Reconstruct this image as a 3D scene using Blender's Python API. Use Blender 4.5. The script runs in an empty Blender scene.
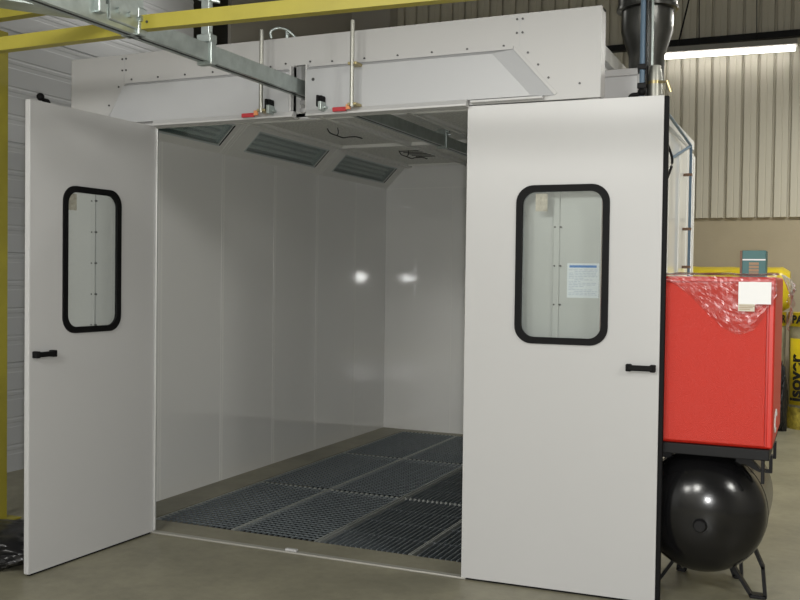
import bpy, bmesh, math, random
from mathutils import Vector, Matrix, noise
random.seed(4)
S = bpy.context.scene
COL = S.collection
PI = math.pi

# ------------------------------------------------------------------ materials
def mat(name, col, rough=.5, metal=0, spec=.5, var=0, vscale=3, bump=0, bscale=40, coat=0, emit=0, vdet=5):
    m = bpy.data.materials.new(name); m.use_nodes = True
    nt = m.node_tree; n = nt.nodes; L = nt.links
    b = n['Principled BSDF']
    b.inputs['Base Color'].default_value = (*col, 1)
    b.inputs['Roughness'].default_value = rough
    b.inputs['Metallic'].default_value = metal
    b.inputs['Specular IOR Level'].default_value = spec
    b.inputs['Coat Weight'].default_value = coat
    if emit:
        b.inputs['Emission Color'].default_value = (*col, 1)
        b.inputs['Emission Strength'].default_value = emit
    if var or bump:
        tc = n.new('ShaderNodeTexCoord')
    if var:
        t = n.new('ShaderNodeTexNoise'); t.inputs['Scale'].default_value = vscale
        t.inputs['Detail'].default_value = vdet; t.inputs['Roughness'].default_value = .6
        L.new(tc.outputs['Object'], t.inputs['Vector'])
        r = n.new('ShaderNodeValToRGB')
        r.color_ramp.elements[0].position = .3; r.color_ramp.elements[1].position = .7
        r.color_ramp.elements[0].color = (*[max(0, c*(1-var)) for c in col], 1)
        r.color_ramp.elements[1].color = (*[min(1, c*(1+var)) for c in col], 1)
        L.new(t.outputs['Fac'], r.inputs['Fac']); L.new(r.outputs['Color'], b.inputs['Base Color'])
    if bump:
        t2 = n.new('ShaderNodeTexNoise'); t2.inputs['Scale'].default_value = bscale; t2.inputs['Detail'].default_value = 2
        L.new(tc.outputs['Object'], t2.inputs['Vector'])
        bp = n.new('ShaderNodeBump'); bp.inputs['Strength'].default_value = bump; bp.inputs['Distance'].default_value = .01
        L.new(t2.outputs['Fac'], bp.inputs['Height']); L.new(bp.outputs['Normal'], b.inputs['Normal'])
    return m

def clear_mat(name, tint, rough, mixbase, facing=.0):
    m = bpy.data.materials.new(name); m.use_nodes = True
    nt = m.node_tree; n = nt.nodes; L = nt.links
    n.remove(n['Principled BSDF']); out = n['Material Output']
    tr = n.new('ShaderNodeBsdfTransparent'); tr.inputs['Color'].default_value = (*tint, 1)
    gl = n.new('ShaderNodeBsdfGlossy'); gl.inputs['Roughness'].default_value = rough
    fr = n.new('ShaderNodeFresnel'); ge = n.new('ShaderNodeNewGeometry'); mr = n.new('ShaderNodeMapRange')
    mr.inputs['To Min'].default_value = 1.5; mr.inputs['To Max'].default_value = 1/1.5   # thin sheet: no inner total reflection
    L.new(ge.outputs['Backfacing'], mr.inputs['Value']); L.new(mr.outputs[0], fr.inputs['IOR'])
    ad = n.new('ShaderNodeMath'); ad.operation = 'ADD'; ad.use_clamp = True; ad.inputs[1].default_value = mixbase
    mx = n.new('ShaderNodeMixShader')
    L.new(fr.outputs[0], ad.inputs[0]); L.new(ad.outputs[0], mx.inputs[0])
    L.new(tr.outputs[0], mx.inputs[1]); L.new(gl.outputs[0], mx.inputs[2]); L.new(mx.outputs[0], out.inputs[0])
    return m

M = {}
M['panel'] = mat('white_door_paint', (.50,.50,.50), .32, bump=.03, bscale=6)
M['fascia'] = mat('bluish_white_flap_paint', (.445,.452,.465), .35)
M['header'] = mat('white_header_sheet', (.475,.472,.468), .4)
M['inner'] = mat('white_booth_lining', (.87,.87,.85), .03, spec=.9)
M['inner'].node_tree.nodes['Principled BSDF'].inputs['IOR'].default_value = 1.65
M['inner_seam'] = mat('booth_panel_joint', (.86,.86,.83), .2)
M['cove'] = mat('grey_white_cove_sheet', (.78,.78,.74), .35)
M['alu'] = mat('aluminium_trim', (.72,.73,.72), .35, metal=.6)
M['galv'] = mat('galvanised_steel', (.42,.47,.455), .36, metal=.75, var=.15, vscale=14)
M['galv_dark'] = mat('dark_galvanised_sheet', (.10,.10,.095), .28, metal=.9, var=.2, vscale=6)
M['grate'] = mat('galvanised_grating', (.175,.20,.215), .5, metal=.3, var=.2, vscale=30)
M['grate_rim'] = mat('grating_edge_bar', (.46,.48,.46), .45, metal=.5)
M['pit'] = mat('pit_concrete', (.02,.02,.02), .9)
M['black'] = mat('black_rubber', (.005,.005,.0055), .6, spec=.15)
M['black_paint'] = mat('black_gloss_paint', (.006,.006,.0065), .19, spec=.5, bump=.02, bscale=60)
M['black_steel'] = mat('black_steel', (.008,.008,.009), .5, spec=.25)
M['bag'] = mat('black_plastic', (.008,.008,.009), .3)
M['red'] = mat('red_textured_paint', (.58,.022,.008), .42, spec=.55, bump=.45, bscale=260)
M['red_side'] = mat('red_smooth_paint', (.62,.02,.008), .4)
M['red_tag'] = mat('red_tag', (.45,.03,.04), .5)
M['orange'] = mat('orange_tip', (.75,.30,.12), .5)
M['yellow'] = mat('yellow_steel_paint', (.335,.288,.032), .45, var=.08, vscale=5)
M['yellow_film'] = mat('yellow_plastic_film', (.62,.47,.015), .3, bump=.25, bscale=18, var=.1, vscale=8)
M['wool'] = mat('yellow_mineral_wool', (.45,.36,.05), .8, bump=.6, bscale=40, var=.5, vscale=14)
M['film'] = mat('dull_clear_film_over_wool', (.36,.33,.22), .25, bump=.4, bscale=22, var=.3, vscale=9)
M['ink'] = mat('black_ink', (.015,.015,.015), .6)
M['blue_ink'] = mat('blue_ink', (.05,.20,.55), .6)
M['grey_ink'] = mat('grey_ink', (.45,.50,.62), .7)
M['paper'] = mat('white_paper', (.88,.88,.88), .6)
M['paper_grey'] = mat('printed_paper', (.72,.75,.80), .6)
M['cream'] = mat('cream_paper', (.62,.58,.48), .6)
M['teal'] = mat('teal_card', (.04,.15,.15), .5)
M['brown'] = mat('brown_card', (.20,.12,.08), .7)
M['tan'] = mat('tan_print', (.38,.25,.15), .7)
M['sticker'] = mat('faded_sticker', (.36,.35,.29), .6, var=.25, vscale=60)
M['blue_pipe'] = mat('blue_painted_pipe', (.12,.19,.27), .4)
M['brass'] = mat('brass_fitting', (.45,.38,.20), .35, metal=.8)
M['steel'] = mat('bright_steel', (.42,.42,.38), .42, metal=.9)
M['bolt'] = mat('dark_bolt', (.08,.08,.08), .4, metal=.6)
M['clad_left'] = mat('grey_wall_cladding', (.50,.51,.52), .5)
M['clad_back'] = mat('beige_wall_cladding', (.54,.51,.42), .5)
M['plinth'] = mat('beige_plinth_wall', (.40,.345,.245), .8, var=.05, vscale=2, bump=.1, bscale=60)
M['plain'] = mat('brown_grey_wall', (.40,.38,.34), .7)
M['darkglass'] = mat('dark_window', (.008,.008,.008), .3)
M['hallceil'] = mat('hall_ceiling', (.18,.18,.17), .8)
M['hallwall'] = mat('hall_wall', (.40,.39,.36), .7)
M['filter'] = mat('grey_filter_mesh', (.80,.80,.75), .8, var=.25, vscale=70, bump=.3, bscale=180)
M['lamp_tube'] = mat('unlit_tube', (.80,.84,.82), .3)
M['lamp_back'] = mat('fitting_reflector', (.55,.60,.59), .4, metal=.1)
M['tube_on'] = mat('lit_tube', (1,.97,.93), .4, emit=5)
M['strip'] = mat('floor_strip_steel', (.45,.44,.40), .4, metal=.4)
M['glass'] = clear_mat('window_glass', (.93,.95,.94), .03, .02)
M['coverglass'] = clear_mat('lamp_cover_glass', (.80,.84,.83), .06, .03)
M['plastic'] = clear_mat('clear_plastic_wrap', (.96,.95,.95), .26, -.01)

# concrete floor
def concrete():
    m = bpy.data.materials.new('worn_concrete'); m.use_nodes = True
    nt = m.node_tree; n = nt.nodes; L = nt.links; b = n['Principled BSDF']
    tc = n.new('ShaderNodeTexCoord')
    def nz(s, d, st=None):
        t = n.new('ShaderNodeTexNoise'); t.inputs['Scale'].default_value = s; t.inputs['Detail'].default_value = d
        t.inputs['Roughness'].default_value = .65
        L.new(tc.outputs['Object'], t.inputs['Vector']); return t
    a, c = nz(1.6, 8), nz(16, 6)
    r = n.new('ShaderNodeValToRGB'); e = r.color_ramp.elements
    e[0].position = .3; e[0].color = (.185,.176,.125,1); e[1].position = .72; e[1].color = (.33,.308,.222,1)
    L.new(a.outputs['Fac'], r.inputs['Fac'])
    mx = n.new('ShaderNodeMix'); mx.data_type = 'RGBA'; mx.blend_type = 'MULTIPLY'; mx.inputs[0].default_value = .35
    r2 = n.new('ShaderNodeValToRGB'); r2.color_ramp.elements[0].position = .3; r2.color_ramp.elements[0].color = (.6,.6,.6,1)
    r2.color_ramp.elements[1].position = .6
    L.new(c.outputs['Fac'], r2.inputs['Fac'])
    L.new(r.outputs[0], mx.inputs[6]); L.new(r2.outputs[0], mx.inputs[7]); L.new(mx.outputs[2], b.inputs['Base Color'])
    b.inputs['Roughness'].default_value = .42
    bp = n.new('ShaderNodeBump'); bp.inputs['Strength'].default_value = .08; bp.inputs['Distance'].default_value = .01
    L.new(c.outputs['Fac'], bp.inputs['Height']); L.new(bp.outputs[0], b.inputs['Normal'])
    return m
M['floor'] = concrete()

# ------------------------------------------------------------------ mesh helpers
def B(): return bmesh.new()
def box(bm, x0, x1, y0, y1, z0, z1):
    v = [bm.verts.new(p) for p in [(x0,y0,z0),(x1,y0,z0),(x1,y1,z0),(x0,y1,z0),(x0,y0,z1),(x1,y0,z1),(x1,y1,z1),(x0,y1,z1)]]
    for f in [(0,3,2,1),(4,5,6,7),(0,1,5,4),(1,2,6,5),(2,3,7,6),(3,0,4,7)]: bm.faces.new([v[i] for i in f])
def rbox(bm, x0, x1, y0, y1, z0, z1, r=.005, seg=2):
    t = B(); box(t, x0, x1, y0, y1, z0, z1)
    bmesh.ops.bevel(t, geom=t.edges[:], offset=r, segments=seg, affect='EDGES', profile=.5)
    merge(bm, t)
def merge(bm, t):
    me = bpy.data.meshes.new('t'); t.to_mesh(me); t.free(); bm.from_mesh(me); bpy.data.meshes.remove(me)
def cyl(bm, p0, p1, r, seg=16, r2=None):
    p0 = Vector(p0); p1 = Vector(p1); d = p1-p0
    q = Vector((0,0,1)).rotation_difference(d.normalized()).to_matrix().to_4x4()
    bmesh.ops.create_cone(bm, cap_ends=True, segments=seg, radius1=r, radius2=r if r2 is None else r2, depth=d.length,
                          matrix=Matrix.Translation((p0+p1)/2) @ q)
def tube(bm, pts, r, seg=10):
    pts = [Vector(p) for p in pts]; rings = []
    up = Vector((.123,.31,.94)).normalized()
    for i, p in enumerate(pts):
        d = (pts[min(i+1,len(pts)-1)] - pts[max(i-1,0)]).normalized()
        a = d.cross(up).normalized(); b = d.cross(a).normalized()
        rings.append([bm.verts.new(p + r*(math.cos(2*PI*k/seg)*a + math.sin(2*PI*k/seg)*b)) for k in range(seg)])
    for i in range(len(rings)-1):
        for k in range(seg):
            bm.faces.new([rings[i][k], rings[i][(k+1)%seg], rings[i+1][(k+1)%seg], rings[i+1][k]])
    bm.faces.new(rings[0][::-1]); bm.faces.new(rings[-1])
def smooth_path(pts, n=6):
    pts = [Vector(p) for p in pts]; out = []
    for i in range(len(pts)-1):
        p0 = pts[max(i-1,0)]; p1 = pts[i]; p2 = pts[i+1]; p3 = pts[min(i+2,len(pts)-1)]
        for k in range(n):
            t = k/n
            out.append(.5*((2*p1)+(p2-p0)*t+(2*p0-5*p1+4*p2-p3)*t*t+(3*p1-p0-3*p2+p3)*t**3))
    out.append(pts[-1]); return out
def prism(bm, poly, vec):
    """closed planar polygon swept by vec"""
    vec = Vector(vec); a = [bm.verts.new(p) for p in poly]; b = [bm.verts.new(Vector(p)+vec) for p in poly]
    n = len(a); bm.faces.new(a); bm.faces.new(b[::-1])
    for i in range(n): bm.faces.new([a[i], b[i], b[(i+1)%n], a[(i+1)%n]][::-1])
def holed(bm, outer, holes, vec):
    """planar outline with holes, swept by vec"""
    t = B()
    es = []
    for loop in [outer]+holes:
        vs = [t.verts.new(p) for p in loop]
        es += [t.edges.new((vs[i], vs[(i+1)%len(vs)])) for i in range(len(vs))]
    bmesh.ops.triangle_fill(t, use_beauty=True, use_dissolve=False, edges=es)
    r = bmesh.ops.extrude_face_region(t, geom=t.faces[:])
    bmesh.ops.translate(t, verts=[v for v in r['geom'] if isinstance(v, bmesh.types.BMVert)], vec=vec)
    merge(bm, t)
def rrect(x0, x1, z0, z1, r, y=0, n=8):
    out = []
    for cx, cz, a0 in [(x1-r,z0+r,-PI/2),(x1-r,z1-r,0),(x0+r,z1-r,PI/2),(x0+r,z0+r,PI)]:
        for k in range(n+1):
            a = a0+PI/2*k/n; out.append((cx+r*math.cos(a), y, cz+r*math.sin(a)))
    return out
def lathe(bm, prof, origin, axis='y', seg=48):
    rings = []
    for (r, h) in prof:
        if r < 1e-6:
            rings.append([bm.verts.new((origin[0], origin[1]+h, origin[2]) if axis=='y' else (origin[0], origin[1], origin[2]+h))]); continue
        ring = []
        for k in range(seg):
            a = 2*PI*k/seg
            if axis == 'y': p = (origin[0]+r*math.cos(a), origin[1]+h, origin[2]+r*math.sin(a))
            else: p = (origin[0]+r*math.cos(a), origin[1]+r*math.sin(a), origin[2]+h)
            ring.append(bm.verts.new(p))
        rings.append(ring)
    for i in range(len(rings)-1):
        a, b = rings[i], rings[i+1]
        for k in range(seg):
            k2 = (k+1)%seg
            if len(a) == 1: bm.faces.new([a[0], b[k2], b[k]])
            elif len(b) == 1: bm.faces.new([a[k], a[k2], b[0]])
            else: bm.faces.new([a[k], a[k2], b[k2], b[k]])

def obj(name, bm, m, parent=None, smooth=False, local=False):
    """local=True: vertices already in the parent's frame; otherwise world coordinates (parents are unrotated)"""
    bmesh.ops.recalc_face_normals(bm, faces=bm.faces[:])
    me = bpy.data.meshes.new(name); 
    o = bpy.data.objects.new(name, me); COL.objects.link(o)
    if parent is not None:
        if not local:
            bmesh.ops.translate(bm, verts=bm.verts[:], vec=-wloc(parent))
        o.parent = parent
    else:
        vs = [v.co for v in bm.verts]
        c = Vector(((min(v.x for v in vs)+max(v.x for v in vs))/2, (min(v.y for v in vs)+max(v.y for v in vs))/2, min(v.z for v in vs)))
        bmesh.ops.translate(bm, verts=bm.verts[:], vec=-c); o.location = c
    bm.to_mesh(me); bm.free(); me.materials.append(M[m] if isinstance(m, str) else m)
    if smooth:
        for p in me.polygons: p.use_smooth = True
        me.set_sharp_from_angle(angle=math.radians(40))
    return o
def wloc(o):
    v = Vector((0,0,0))
    while o is not None: v = v + o.location; o = o.parent
    return v
def tag(o, label, cat, group=None):
    o['label'] = label; o['category'] = cat
    if group: o['group'] = group
    return o
def thing(name, label, cat, loc, group=None):
    o = bpy.data.objects.new(name, None); COL.objects.link(o); o.location = loc; o.empty_display_size = .1
    return tag(o, label, cat, group)
def struct(name, bm, m, parent=None, smooth=False):
    o = obj(name, bm, m, parent, smooth)
    if parent is None: o['kind'] = 'structure'
    return o
def text(name, body, size, m, parent, matrix, bold=0.0):
    cu = bpy.data.curves.new(name, 'FONT'); cu.body = body; cu.size = size; cu.extrude = .0008; cu.offset = bold
    cu.align_x = 'CENTER'; cu.align_y = 'CENTER'
    t = bpy.data.objects.new('t', cu); COL.objects.link(t)
    bpy.context.view_layer.update()
    me = bpy.data.meshes.new_from_object(t.evaluated_get(bpy.context.evaluated_depsgraph_get()))
    bpy.data.objects.remove(t); bpy.data.curves.remove(cu)
    me.name = name
    o = bpy.data.objects.new(name, me); COL.objects.link(o); me.materials.clear(); me.materials.append(M[m])
    me.transform(Matrix.Translation(-wloc(parent)) @ matrix); o.parent = parent
    return o

# ------------------------------------------------------------------ key dimensions (metres; X along booth front, Y into the booth)
XI0, XI1 = -.518, 2.522          # inside faces of the booth walls
XO0, XO1 = -.60, 2.604
H = 2.5; W = 2.004
D = 4.4665
ZC, ZT = 2.53, 2.757             # top of wall / filter ceiling
HT = 2.957                       # header top
SK = math.tan(math.radians(1.4)) # the rear wall is not quite square to the side wall
HX0, HX1, HY0, HY1, HZ = -2.19, 9.0, -9.0, 7.2, 6.5

# ------------------------------------------------------------------ hall shell
GX = [-.235 + .607*k for k in range(5)]
GY = [.29, 1.59, 2.97, 4.33]
px0, px1, py0, py1 = GX[0]-.012, GX[4]+.012, GY[0]-.012, GY[3]+.012
bm = B()
box(bm, HX0-.2, px0, HY0, HY1+.2, -.2, 0); box(bm, px1, HX1+.2, HY0, HY1+.2, -.2, 0)
box(bm, px0, px1, HY0, py0, -.2, 0); box(bm, px0, px1, py1, HY1+.2, -.2, 0)
struct('floor', bm, 'floor')
bm = B()
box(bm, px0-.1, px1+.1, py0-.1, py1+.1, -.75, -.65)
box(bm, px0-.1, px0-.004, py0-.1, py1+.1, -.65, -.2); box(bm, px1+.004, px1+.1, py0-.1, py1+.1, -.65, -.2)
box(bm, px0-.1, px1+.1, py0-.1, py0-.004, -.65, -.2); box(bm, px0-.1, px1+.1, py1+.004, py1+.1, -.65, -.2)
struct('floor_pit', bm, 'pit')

# left wall: horizontal cladding
def clad_profile(L, pitch, groove, depth, start=0):
    pts = []; s = start
    while s < L:
        pts += [(s, 0), (min(s+pitch-groove, L), 0)]
        if s+pitch < L: pts += [(s+pitch-groove*.7, -depth), (s+pitch-groove*.3, -depth)]
        s += pitch
    return pts
bm = B()
prof = []
z = 0; k = 0
while z < HZ:
    z2 = min(z+.22, HZ)
    prof += [(z, 0), (z2-.085, 0), (z2-.078, -.003), (z2-.05, -.003), (z2-.043, 0), (z2-.022, 0), (z2-.014, -.011 if k%4==3 else -.004), (z2-.006, -.011 if k%4==3 else -.004)]
    z = z2; k += 1
poly = [(HX0+d, 0, zz) for zz, d in prof] + [(HX0, 0, HZ), (HX0-.1, 0, HZ), (HX0-.1, 0, 0)]
for i in range(len(poly)): poly[i] = (poly[i][0], HY0, poly[i][2])
prism(bm, poly, (0, 3.35-HY0, 0))
struct('wall_left', bm, 'clad_left')
bm = B(); box(bm, HX0-.1, HX0, 3.35, 4.02, 0, 2.9); box(bm, HX0-.1, HX0, 3.35, 4.02, 5.6, HZ); box(bm, HX0-.1, HX0, 4.02, HY1, 0, HZ)
struct('wall_left_rear', bm, 'plain')
bm = B(); box(bm, HX0-.09, HX0-.04, 3.35, 4.02, 2.9, 5.6); struct('window_1', bm, 'darkglass')
# rear wall: plinth and vertical ribs
bm = B(); box(bm, HX0-.1, HX1+.1, HY1, HY1+.15, 0, 2.36); struct('wall_back', bm, 'plinth')
bm = B()
pts = []; x = HX0
while x < HX1:
    pts += [(x, 0), (x+.060, 0), (x+.064, .004), (x+.074, .004), (x+.078, 0), (x+.136, 0), (x+.141, .048), (x+.1665, .048)]
    x += .1735
poly = [(xx, HY1-.05+d, 2.352) for xx, d in pts] + [(x, HY1-.05, 2.352), (x, HY1+.13, 2.352), (HX0, HY1+.13, 2.352)]
prism(bm, poly, (0, 0, HZ-2.352))
struct('wall_back_cladding', bm, 'clad_back')
bm = B(); box(bm, HX0, -1.62, HY1-.30, HY1-.06, 0, HZ); struct('trim_1', bm, 'plain')
bm = B(); box(bm, HX1, HX1+.1, HY0, HY1, 0, HZ); struct('wall_right', bm, 'hallwall')
bm = B(); box(bm, HX0-.1, HX1+.1, HY0-.1, HY0, 0, HZ); struct('wall_front', bm, 'hallwall')
bm = B(); box(bm, HX0-.1, HX1+.1, HY0-.1, HY1+.15, HZ, HZ+.1); struct('ceiling', bm, 'hallceil')

# ------------------------------------------------------------------ spray booth
booth = thing('spray_booth', 'large white walk-in paint booth with two open door leaves and grated floor', 'paint booth', (1.0, 0, 0))
def part(name, bm, m, parent=booth, smooth=False, label=None):
    o = obj(name, bm, m, parent, smooth)
    if label: o['label'] = label
    return o
FY = .10                          # face of the front wall panels beside the opening
YB = D + .08
# side walls
def backY(x): return D - (x-XI0)*SK
bm = B(); box(bm, XO0, XI0, FY+.08, YB, 0, ZT+.02); wl = part('side_wall', bm, 'inner')
bm = B()
for y in (.69, 1.45, 2.215, 2.955, 3.73):
    box(bm, XI0-.002, XI0+.0012, y-.010, y-.004, 0.005, ZC); box(bm, XI0-.002, XI0+.0007, y+.014, y+.030, 0.005, ZC)
part('panel_joint', bm, 'inner_seam', wl)
bm = B(); box(bm, XI1, XO1, FY+.08, YB, 0, ZT+.02); wr = part('side_wall', bm, 'inner')
bm = B()
for y in (.69, 1.45, 2.215, 2.955, 3.73):
    box(bm, XI1-.0025, XI1+.002, y-.010, y-.004, 0.005, ZC)
part('panel_joint', bm, 'inner_seam', wr)
bm = B()
for y in (1.2, 2.4, 3.0, 3.6, 4.1):
    box(bm, XO1-.002, XO1+.004, y-.012, y+.012, 0, ZT)
box(bm, XO1-.002, XO1+.012, YB-.07, YB, 0, ZT)
part('panel_joint', bm, 'inner_seam', wr)
bm = B()
prism(bm, [(XI0, backY(XI0), 0), (XI1, backY(XI1), 0), (XI1, YB, 0), (XI0, YB, 0)], (0, 0, ZT+.02))
wb = part('rear_wall', bm, 'inner')
bm = B()
for x in (.24, 1.0, 1.76):
    y = backY(x); box(bm, x-.003, x+.003, y-.0025, y+.003, .004, ZC)
y = backY(.3)
prism(bm, [(XI0, backY(XI0)-.002, ZC-.006), (XI1, backY(XI1)-.002, ZC-.006), (XI1, backY(XI1)+.01, ZC-.006), (XI0, backY(XI0)+.01, ZC-.006)], (0,0,.010))
part('panel_joint', bm, 'inner_seam', wb)
# front wall panels beside the opening
for (x0, x1, jx, bz, FY, ft) in ((-.78, -.085, -.53, (2.06, 1.862, 1.664, 1.466, 1.27), .05, .02), (W+.03, 2.70, 2.475, (2.06, 1.868, 1.668, 1.468, 1.27), .10, .08)):
    bm = B(); box(bm, x0, x1, FY, FY+ft, 0, H+.01); fp = part('front_panel', bm, 'panel')
    bm = B(); rbox(bm, jx-.022, jx+.012, FY-.012, FY+.002, .01, H, .004); part('flange', bm, 'panel', fp)
    bm = B()
    for zz in bz+(2.3, .98, .69, .4):
        for dx in (-.012, .018): cyl(bm, (jx+dx, FY-.016, zz), (jx+dx, FY, zz), .005, 10)
    part('bolt', bm, 'bolt', fp); COL.objects[-1]['kind'] = 'stuff'
# door frame
bm = B()
prism(bm, [(-.044,.002,0),(-.014,.002,0),(-.017,.020,0),(-.080,.072,0),(-.098,.072,0),(-.044,.03,0)], (0,0,H+.01))
part('door_jamb', bm, 'panel')
bm = B(); rbox(bm, W+.002, W+.034, .055, FY+.09, 0, H+.01, .004); part('door_jamb', bm, 'panel')
bm = B(); rbox(bm, -.015, -.004, .004, .016, .02, H-.01, .002); part('jamb_strip', bm, 'alu')
bm = B(); rbox(bm, -.03, W+.03, -.006, .034, .0005, .012, .003); th = part('threshold', bm, 'strip')
bm = B(); rbox(bm, .925, 1.0, .0, .026, .012, .026, .004); part('floor_catch', bm, 'panel', th)
# header
bm = B()
t0 = HT
outer = [(-.68,.0,H+.006),(2.704,.0,H+.006),(2.704,.0,t0),(-.68,.0,t0)]
hole = [(.954,0,H+.02),(.954,0,2.795),(1.046,0,2.795),(1.046,0,H+.02)]
holed(bm, outer, [hole], (0, .03, 0))
box(bm, .954, 1.046, 0, .03, H+.006, H+.02)
box(bm, -.68, 2.704, .03, .10, t0-.012, t0); box(bm, -.68, -.668, .03, .10, H+.006, t0); box(bm, 2.692, 2.704, .03, .10, H+.006, t0)
header = part('header_panel', bm, 'header')
bm = B()
bx = [(-.272,2.93),(-.243,2.93),(-.272,2.86),(-.243,2.86),(2.27,2.93),(2.30,2.93),(2.27,2.86),(2.30,2.86)]
bx += [(-.20+.2*k, 2.80) for k in range(13) if not (.85 < -.20+.2*k < 1.1)] + [(-.30,2.76),(-.375,2.65),(2.33,2.755),(2.385,2.69),(2.44,2.62),(2.60,2.58),(.90,2.81),(1.06,2.81)]
for x, z in bx: cyl(bm, (x, -.004, z), (x, .003, z), .006, 8)
o = part('bolt', bm, 'bolt', header); o['kind'] = 'stuff'
for x in (-.257, 2.285):
    bm = B(); box(bm, x-.0015, x+.0015, -.0008, .004, 2.79, HT); part('sheet_joint', bm, 'fascia', header)
# roof over everything
bm = B(); box(bm, XO0, XO1, FY, YB, ZT+.06, ZT+.14); box(bm, XO0, .945, .10, .18, H+.02, ZT+.06); box(bm, 1.055, XO1, .10, .18, H+.02, ZT+.06)
holed_roof = part('roof', B() if False else bm, 'inner')
# fascia flaps (pans with bevelled ends)
def fascia(xb0, xb1, xt0, xt1, zb, zt0, dep):
    bm = B()
    base = [(xb0,0,zb),(xb1,0,zb),(xt1,0,zt0),(xt0,0,zt0)]
    ins = .052
    fl = .035 if xt0 > xb0 + .02 else .0
    fr_ = .115 if xt1 < xb1 - .02 else .0
    topf = [(xb0+fl,-dep,zb),(xb1-fr_,-dep,zb),(xt1-fr_*.9,-dep,zt0-.022),(xt0+fl*.4,-dep,zt0-.022)]
    a = [bm.verts.new(p) for p in base]; b = [bm.verts.new(p) for p in topf]
    bm.faces.new(b); bm.faces.new(a[::-1])
    for i in range(4): bm.faces.new([a[i], a[(i+1)%4], b[(i+1)%4], b[i]])
    return bm
FD = .036
fl_ = part('fascia_flap', fascia(-.405, .942, -.250, .942, H+.028, 2.776, FD), 'fascia')
fr_ = part('fascia_flap', fascia(1.056, 2.475, 1.056, 2.252, H+.028, 2.779, FD), 'fascia')
bm = B()
prism(bm, [(0,-.004,H-.008),(0,-.055,H-.003),(0,-.055,H+.006),(0,-FD-.002,H+.030),(0,-.004,H+.030)], (.975,0,0)); part('bottom_flange', bm, 'panel', fl_)
bm = B()
prism(bm, [(1.062,-.004,H-.010),(1.062,-.055,H-.004),(1.062,-.055,H+.006),(1.062,-FD-.002,H+.030),(1.062,-.004,H+.030)], (.955,0,0)); part('bottom_flange', bm, 'panel', fr_)
bm = B(); rbox(bm, 2.03, 2.42, -.035, -.002, H+.012, H+.026, .004); part('drip_strip', bm, 'panel', fr_)
for fx, pts in ((fl_, ((-.405, H+.03), (-.250, 2.776), (.942, 2.776))), (fr_, ((1.056, 2.779), (2.252, 2.779), (2.475, H+.03)))):
    bm = B()
    for (xa, za), (xb, zb) in zip(pts, pts[1:]):
        dd = Vector((xb-xa, 0, zb-za)).normalized(); nn = Vector((-dd.z, 0, dd.x))*.016
        A = Vector((xa, -.0005, za)); Bq = Vector((xb, -.0005, zb))
        prism(bm, [A, Bq, Bq+nn, A+nn], (0, -.005, 0))
    part('edge_flange', bm, 'header', fx)
# notch lining
bm = B(); rbox(bm, .942, .954, -.034, .03, H+.03, 2.79, .003); rbox(bm, 1.046, 1.057, -.034, .03, H+.03, 2.79, .003)
for k in range(3): box(bm, .945, 1.055, .085, .095, 2.50+.045*k, 2.522+.045*k)
nl = part('rail_slot', bm, 'panel', header)
bm = B(); cyl(bm, (1.10,-FD-.004,2.70), (1.10,-FD+.002,2.70), .009, 10); part('screw', bm, 'bolt', fr_)
# lock rods, latches, tags on each flap
for fx, xr, xl, xt in ((fl_, .803, .838, .700), (fr_, 1.378, 1.170, 1.290)):
    bm = B(); cyl(bm, (xr,-.105,2.520), (xr,-.105,2.985), .0115, 14); r = part('lock_rod', bm, 'steel', fx, True)
    for zz in (2.535, 2.755):
        bm = B(); rbox(bm, xr-.026, xr+.026, -.110, -.030, zz-.008, zz+.008, .003); part('rod_bracket', bm, 'brass', fx)
    bm = B(); rbox(bm, xt-.044, xt+.040, -.082, -.070, H+.004, H+.028, .003); part('red_tag', bm, 'red_tag', fx)
    bm = B(); rbox(bm, xt+.040, xt+.066, -.085, -.070, H+.012, H+.04, .003); part('tag_tip', bm, 'orange', fx)
    bm = B(); rbox(bm, xl-.016, xl+.010, -.085, -.03, 2.545, 2.60, .008, 3); rbox(bm, xl-.018, xl-.002, -.10, -.07, 2.535, 2.60, .006, 3)
    lt = part('latch', bm, 'black', fx)
    bm = B(); rbox(bm, xl-.006, xl+.014, -.10, -.034, 2.515, 2.565, .004); rbox(bm, xl-.022, xl+.026, -.07, -.03, 2.528, 2.542, .003)
    part('latch_tongue', bm, 'galv', lt)
bm = B()
tube(bm, smooth_path([(.822,-.03,2.955),(.822,-.04,2.99),(.86,-.02,3.012),(.915,.0,2.995),(.965,.06,2.93)]), .008)
tube(bm, [(.895,.02,2.93),(.895,.02,3.01)], .012)
part('air_hose', bm, 'galv', fl_, True)

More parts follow.
